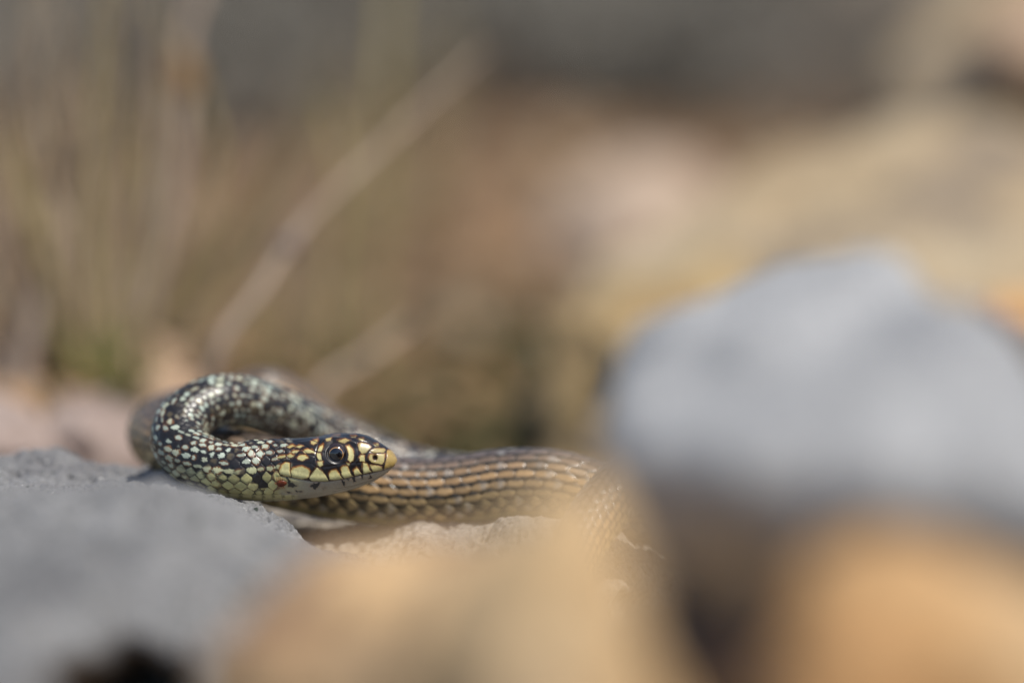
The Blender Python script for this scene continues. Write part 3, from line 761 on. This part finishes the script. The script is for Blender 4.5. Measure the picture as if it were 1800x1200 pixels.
hull_rock('boulder', [(1078, 780, .47), (1085, 690, .49), (1135, 600, .51), (1250, 520, .53), (1400, 455, .535), (1500, 432, .52), (1580, 445, .495), (1700, 545, .465), (1800, 640, .455), (1950, 800, .45),
                      (1110, 800, .445), (1280, 830, .43), (1450, 850, .425), (1700, 840, .425), (1950, 920, .425), (1115, 900, .455), (1160, 1030, .46), (1250, 1130, .455), (1500, 1160, .45), (1900, 1150, .45), (1500, 1000, .56), (1850, 1050, .54), (1200, 950, .53)],
          M['big'], 'big smooth blue grey stone leaning over the dark hollow', base=False, seed=9, amp=0.0045, freq=19, smooth=14)
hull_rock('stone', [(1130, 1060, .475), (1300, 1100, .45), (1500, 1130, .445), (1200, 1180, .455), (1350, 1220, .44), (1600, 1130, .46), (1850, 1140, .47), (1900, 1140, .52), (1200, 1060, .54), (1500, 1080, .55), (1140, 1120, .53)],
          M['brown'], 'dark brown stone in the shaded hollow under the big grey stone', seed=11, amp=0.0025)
hull_rock('stone', [(-160, 1150, .455), (-20, 1140, .458), (60, 1165, .455), (90, 1240, .45), (-40, 1200, .43), (-180, 1240, .43)],
          M['slab'], 'low grey stone tucked against the front edge of the grey slab', seed=13, amp=0.002)

# behind the snake, left
hull_rock('stone', [(170, 670, .88), (215, 606, .90), (285, 592, .91), (345, 618, .90), (385, 710, .87), (150, 740, .87), (270, 690, .85), (300, 620, .95)],
          M['peach'], 'peach coloured stone right behind the left bend of the snake', seed=17, amp=0.005, freq=40, smooth=3)
hull_rock('stone', [(-160, 640, .90), (-40, 605, .92), (60, 596, .92), (130, 630, .91), (170, 750, .87), (-180, 770, .87), (30, 680, .86), (60, 620, .97)],
          M['peach'], 'orange pink stone beside the grass tuft, apart from the snake', seed=19, amp=0.005, freq=40, smooth=3)
hull_rock('stone', [(40, 725, .81), (110, 672, .83), (200, 668, .84), (280, 715, .83), (300, 810, .79), (20, 820, .79), (160, 760, .785)],
          M['rose'], 'dull rose stone between two peach stones behind the grey slab', seed=23, amp=0.005, freq=40, smooth=3)
hull_rock('stone', [(-200, 730, .79), (-60, 705, .80), (70, 720, .80), (140, 790, .77), (-210, 810, .765), (0, 785, .76)],
          M['rose'], 'flat rose grey stone against the back edge of the grey slab', seed=25, amp=0.004, freq=40, smooth=3)
# behind, right
hull_rock('boulder', [(975, 640, .98), (985, 540, 1.0), (1080, 440, 1.03), (1250, 350, 1.08), (1400, 265, 1.12), (1540, 195, 1.16), (1700, 190, 1.18), (1900, 220, 1.18), (2150, 320, 1.15),
                      (1010, 720, .96), (1200, 560, .95), (1500, 420, .98), (1800, 460, .96), (2100, 520, .95), (1300, 700, .90), (1800, 700, .90)],
          M['beige'], 'long beige boulder rising behind the big grey stone', voxel=0.004, seed=27, amp=0.008, freq=14)
hull_rock('boulder', [(1555, 170, 1.35), (1600, 60, 1.40), (1680, -40, 1.45), (1850, -120, 1.5), (2150, -100, 1.5), (1600, 190, 1.3), (1900, 150, 1.28), (2150, 190, 1.28), (1750, 60, 1.33)],
          M['beige'], 'pale weathered boulder behind the long beige boulder', voxel=0.005, seed=29, amp=0.010, freq=12)
hull_rock('stone', [(1690, 580, .82), (1735, 515, .84), (1860, 500, .85), (1980, 580, .84), (2000, 690, .82), (1680, 690, .82), (1820, 610, .78)],
          M['rust'], 'bright orange stone between the long beige boulder and the big grey stone', seed=31, amp=0.002, freq=60)
hull_rock('stone', [(950, 420, 1.5), (1000, 310, 1.55), (1100, 262, 1.58), (1220, 280, 1.58), (1300, 370, 1.53), (1270, 430, 1.47), (1100, 400, 1.42), (980, 450, 1.44)],
          M['pink'], 'pale pinkish stone on the ground at the far end of the beige boulder', voxel=0.004, seed=33, amp=0.004, freq=30)
hull_rock('stone', [(770, 350, 1.7), (850, 265, 1.72), (980, 240, 1.74), (1060, 290, 1.72), (1050, 400, 1.6), (850, 410, 1.6)],
          M['peach'], 'brownish pink stone on the bare ground beside the pale pinkish stone', voxel=0.004, seed=35, amp=0.004, freq=30)

hull_rock('stone', [(1700, 125, 1.24), (1720, 60, 1.26), (1760, -30, 1.3), (1850, -80, 1.32), (2000, -60, 1.32), (2100, 60, 1.28), (2080, 150, 1.24), (1900, 120, 1.2), (1780, 110, 1.2), (2060, 380, 1.25), (2150, 380, 1.3)],
          M['peach'], 'orange beige stone overhanging a dark gap above the long beige boulder', voxel=0.004, base=False, seed=37, amp=0.005, freq=25)
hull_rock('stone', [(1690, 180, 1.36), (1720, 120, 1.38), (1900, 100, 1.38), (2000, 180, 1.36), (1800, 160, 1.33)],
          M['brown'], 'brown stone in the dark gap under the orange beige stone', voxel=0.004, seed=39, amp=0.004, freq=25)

hull_rock('stone', [(945, 660, .92), (975, 550, .95), (1070, 490, .97), (1300, 440, .99), (1330, 600, .92), (1080, 600, .89), (980, 750, .90), (1300, 740, .88)],
          M['gold'], 'golden ochre stone at the near foot of the long beige boulder', seed=45, amp=0.004, freq=40)

# ------------------------------------------------------------------ plants
def blade_mesh(base, tip, width, bend, nseg=7, rngl=rng):
    base = np.asarray(base, float); tip = np.asarray(tip, float)
    t = np.linspace(0, 1, nseg)[:, None]
    side = np.cross(tip - base, [0, -1, 0.2]); side /= np.linalg.norm(side) + 1e-9
    bd = np.array([bend[0], bend[1], 0.0])
    line = base + (tip - base) * t + bd * (t * (1 - t) * 4) - np.array([0, 0, 1]) * np.linalg.norm(bd) * 0.3 * t ** 3
    wdt = width * (1 - t ** 2.2) * 0.5 + 0.00008
    keel = np.cross(side, tip - base); keel /= np.linalg.norm(keel) + 1e-9
    v = np.concatenate([line - side * wdt, line + keel * wdt * 0.5, line + side * wdt, line - keel * wdt * 0.15], 1).reshape(-1, 3)
    return v, grid_faces(nseg, 4, True)

def tuft(base_px, n, height, spread, width, mats, label, seed, group=None, lean=(0, 0)):
    r = np.random.default_rng(seed)
    b = P(*base_px); b[2] = terrain(b[0:1], b[1:2])[0]
    root = empty('grass_tuft', b); tag(root, label, 'grass', group)
    for k in range(n):
        a = r.uniform(0, 2 * math.pi); rad = spread * 0.16 * math.sqrt(r.uniform())
        h = height * r.uniform(0.45, 1.0); out = spread * r.uniform(0.1, 1.0)
        p0 = np.array([math.cos(a) * rad, math.sin(a) * rad, -0.003])
        p1 = p0 + np.array([math.cos(a) * out + lean[0] * h, math.sin(a) * out * 0.7 + lean[1] * h, h])
        v, f = blade_mesh(p0, p1, width * r.uniform(0.6, 1.2), (r.normal(0, 0.1) * h, r.normal(0, 0.1) * h), 7)
        add('blade', mesh_from('blade', v, f), M[mats[int(r.integers(len(mats)))]], root)
    return root
tuft((165, 600, .88), 32, 0.155, 0.030, 0.0026, ['green', 'dry', 'green', 'dry'], 'tall yellow green grass tuft behind the peach stones', 1)
tuft((195, 585, .86), 30, 0.034, 0.022, 0.0024, ['leaf', 'leaf', 'green'], 'short fresh green grass tuft at the foot of the tall yellow green tuft', 8)
tuft((95, 610, .90), 18, 0.14, 0.045, 0.0026, ['dry', 'dry', 'stalk'], 'dry straw grass tuft beside the green grass tuft', 2, lean=(0.1, 0))
tuft((250, 560, .95), 24, 0.12, 0.05, 0.0024, ['dry', 'stalk', 'green'], 'thin mixed grass tuft behind the peach stone', 3, lean=(0.25, 0))
tuft((-20, 600, .95), 14, 0.13, 0.05, 0.002, ['dry', 'stalk'], 'straw grass tuft behind the orange pink stone', 4, lean=(0.2, 0))
tuft((560, 560, 1.12), 22, 0.12, 0.05, 0.002, ['dry', 'green'], 'sparse dry grass tuft on the brown soil right of the leaning stalk', 5, lean=(0.05, 0))
tuft((700, 330, 1.5), 24, 0.16, 0.06, 0.0025, ['dry', 'green'], 'far dry grass tuft before the dark scrub', 6)
tuft((430, 380, 1.4), 24, 0.10, 0.07, 0.0025, ['dry', 'litter'], 'low brownish grass tuft behind the leaning stalk', 7, lean=(0.1, 0))

def stalk(name, pts, r0, r1, label, nodes_at=(), seed_at=None, cat='stalk', mat='stalk'):
    w_ = np.array([P(*q) for q in pts])
    w_[0, 2] = terrain(w_[0:1, 0], w_[0:1, 1])[0] - 0.003
    dd = catmull(w_, 40); root_p = dd[0].copy(); root = empty(name, root_p); tag(root, label, cat)
    rr_ = np.linspace(r0, r1, 40)
    v, f = tube(dd - root_p, rr_, 9)
    add('stem', mesh_from('stem', v, f), M[mat], root)
    for t_ in nodes_at:
        k = int(t_ * 39); kk = np.linspace(-1, 1, 9)
        dirv = dd[min(k + 1, 39)] - dd[k - 1]; dirv /= np.linalg.norm(dirv)
        v, f = tube(dd[k] - root_p + dirv[None] * (kk[:, None] * rr_[k] * 2.2), rr_[k] * (1.02 + 1.3 * (1 - kk ** 2)), 9)
        add('node', mesh_from('node', v, f), M['node'], root)
    if seed_at is not None:
        k = int(seed_at * 39); kk = np.linspace(-1, 1, 13)
        dirv = dd[min(k + 1, 39)] - dd[k - 1]; dirv /= np.linalg.norm(dirv)
        v, f = tube(dd[k] - root_p + dirv[None] * (kk[:, None] * 0.010), 0.0003 + 0.0046 * (1 - kk ** 2) * (1 + 0.25 * np.cos(kk * 17)), 12)
        add('seed_head', mesh_from('seed_head', v, f), M['seed'], root)
    return root
stalk('dry_stalk', [(350, 690, .80), (375, 640, .80), (455, 512, .81), (535, 392, .83), (632, 296, .85), (745, 186, .88), (850, 88, .91)], 0.0022, 0.0006, 'long dry stalk with a dark node leaning over the snake from its left bend', nodes_at=(0.46,))
stalk('dry_stalk', [(240, 600, .90), (262, 520, .90), (300, 350, .91), (322, 180, .92), (325, 60, .93), (370, -60, .94)], 0.0026, 0.0018, 'upright thin stalk carrying a brown seed head', seed_at=0.70)
stalk('dry_stalk', [(520, 740, .86), (560, 690, .86), (640, 630, .88), (720, 570, .90)], 0.0019, 0.0012, 'short slanting dry stalk just behind the snake')
stalk('dry_stalk', [(20, 720, .86), (60, 560, .87), (110, 400, .88), (150, 250, .89)], 0.0028, 0.0018, 'straw stalk leaning right beside the green grass tuft')
stalk('dry_stalk', [(650, 420, 1.1), (668, 250, 1.1), (678, 80, 1.1), (690, -80, 1.1)], 0.0026, 0.0018, 'upright olive stalk in front of the dark scrub', mat='green')
stalk('dry_stalk', [(560, 640, 1.0), (585, 480, 1.0), (600, 330, 1.0), (575, 180, 1.0)], 0.0022, 0.0014, 'slim greenish stalk crossing behind the leaning stalk', mat='green')

# leaf litter and pebbles on the soil
def scatter_leaves(name, n, xr, yr, size, mat, seed, label, cat='litter'):
    r = np.random.default_rng(seed)
    x = r.normal(0.5 * (xr[0] + xr[1]), 0.42 * (xr[1] - xr[0]), n); y = yr[0] + (yr[1] - yr[0]) * r.uniform(size=n) ** 1.2
    y = y + r.normal(0, 0.03, n) * (y > yr[0] + 0.1)
    z = terrain(x, y); V_, F_ = [], []
    for k in range(n):
        a = r.uniform(0, 2 * math.pi); L_ = size * r.uniform(0.5, 1.3); W_ = L_ * r.uniform(0.25, 0.5); tl = r.uniform(-0.5, 0.7)
        d = np.array([math.cos(a), math.sin(a), tl * 0.6]); s = np.array([-math.sin(a), math.cos(a), r.uniform(-0.6, 0.6)])
        c0 = np.array([x[k], y[k], z[k] + 0.002 + abs(tl) * L_ * 0.35]); up = np.array([0, 0, 1.0]) * L_ * r.uniform(0.05, 0.25)
        b0 = len(V_)
        V_ += [c0 - d * L_ * .5, c0 - s * W_ * .5 + up * .4, c0, c0 + s * W_ * .5 + up * .5, c0 + d * L_ * .5 + up]
        F_ += [(b0, b0 + 1, b0 + 2), (b0, b0 + 2, b0 + 3), (b0 + 1, b0 + 4, b0 + 2), (b0 + 2, b0 + 4, b0 + 3)]
    o = add(name, mesh_from(name, np.array(V_), np.array(F_)), M[mat]); o['kind'] = 'stuff'; tag(o, label, cat)
    return o
scatter_leaves('leaf_litter', 9000, (-0.5, 0.5), (0.13, 2.3), 0.019, 'litter', 91, 'dry brown leaf litter covering the soil behind the snake')
scatter_leaves('moss', 6500, (-0.07, 0.09), (0.12, 0.62), 0.013, 'moss', 92, 'olive green moss in the hollow behind the snake', 'moss')

def scatter_pebbles(n, seed):
    r = np.random.default_rng(seed)
    bm = bmesh.new(); bmesh.ops.create_icosphere(bm, subdivisions=1, radius=1.0)
    bv = np.array([v.co[:] for v in bm.verts]); bf = np.array([[v.index for v in f.verts] for f in bm.faces]); bm.free()
    x = r.normal(0.05, 0.38, n); y = r.uniform(-0.6, 1.7, n); z = terrain(x, y)
    V_, F_ = [], []
    for k in range(n):
        sz = 0.0025 + 0.011 * r.uniform() ** 3
        q = bv * (1 + r.normal(0, 0.14, (len(bv), 1))) * np.array([1, r.uniform(0.6, 1), r.uniform(0.4, 0.75)]) * sz
        a = r.uniform(0, 6.28); ca, sa = math.cos(a), math.sin(a)
        q = np.stack([q[:, 0] * ca - q[:, 1] * sa, q[:, 0] * sa + q[:, 1] * ca, q[:, 2]], -1) + np.array([x[k], y[k], z[k] + sz * 0.2])
        F_.append(bf + k * len(bv)); V_.append(q)
    o = add('pebbles', mesh_from('pebbles', np.concatenate(V_), np.concatenate(F_)), M['beige']); o['kind'] = 'stuff'
    tag(o, 'small pale pebbles strewn over the brown soil', 'gravel')
scatter_pebbles(2200, 93)

def shrub(base_px_d, width, height, label, seed):
    x, y = base_px_d
    r = np.random.default_rng(seed)
    z = float(terrain(np.array([x]), np.array([y]))[0])
    root = empty('shrub', (x, y, z)); tag(root, label, 'shrub', 'dark scrub far behind the snake')
    tips = []; V_, F_ = [], []
    for k in range(26):
        a = r.uniform(0, 2 * math.pi); rad = width * 0.5 * math.sqrt(r.uniform()); h = height * (1 - 0.55 * (rad / (width * .5)) ** 2) * r.uniform(0.7, 1.0)
        tip = np.array([math.cos(a) * rad, math.sin(a) * rad, h]); tips.append(tip)
        v, f = tube(catmull(np.array([[0, 0, -0.01], tip * 0.45 + np.array([0, 0, h * 0.1]), tip]), 6), np.linspace(0.006, 0.0015, 6), 5)
        F_.append(f + sum(len(q) for q in V_)); V_.append(v)
    add('trunk', mesh_from('shrub_branches', np.concatenate(V_), np.concatenate(F_)), M['bark'], root)
    n = 4200
    tp_ = np.array(tips)[r.integers(len(tips), size=n)]
    cpt = tp_ * r.uniform(0.35, 1.02, (n, 1)) + r.normal(0, width * 0.07, (n, 3)) * np.array([1, 1, 0.6]); cpt[:, 2] = np.maximum(cpt[:, 2], 0.004)
    d = r.normal(size=(n, 3)); d /= np.linalg.norm(d, axis=1)[:, None]; s = np.cross(d, r.normal(size=(n, 3))); s /= np.linalg.norm(s, axis=1)[:, None]
    L_ = r.uniform(0.010, 0.024, (n, 1)); W_ = L_ * 0.4
    v = np.stack([cpt - d * L_ * .5, cpt - s * W_ * .5, cpt + d * L_ * .5, cpt + s * W_ * .5], 1).reshape(-1, 3)
    f = np.arange(4 * n).reshape(-1, 4)
    add('crown', mesh_from('shrub_crown', v, f), M['scrub'], root)
spots = [(-0.58, 1.78), (-0.24, 1.70), (0.08, 1.80), (0.40, 1.72), (0.72, 1.85), (-0.42, 2.2), (-0.10, 2.15), (0.22, 2.25), (0.55, 2.2), (0.9, 2.3), (-0.78, 2.3)]
for k, (x, y) in enumerate(spots):
    shrub((x, y), 0.44, 0.30 if y > 2.0 else 0.19, 'low dark grey green shrub in the shadowy scrub behind the stones', 200 + k)
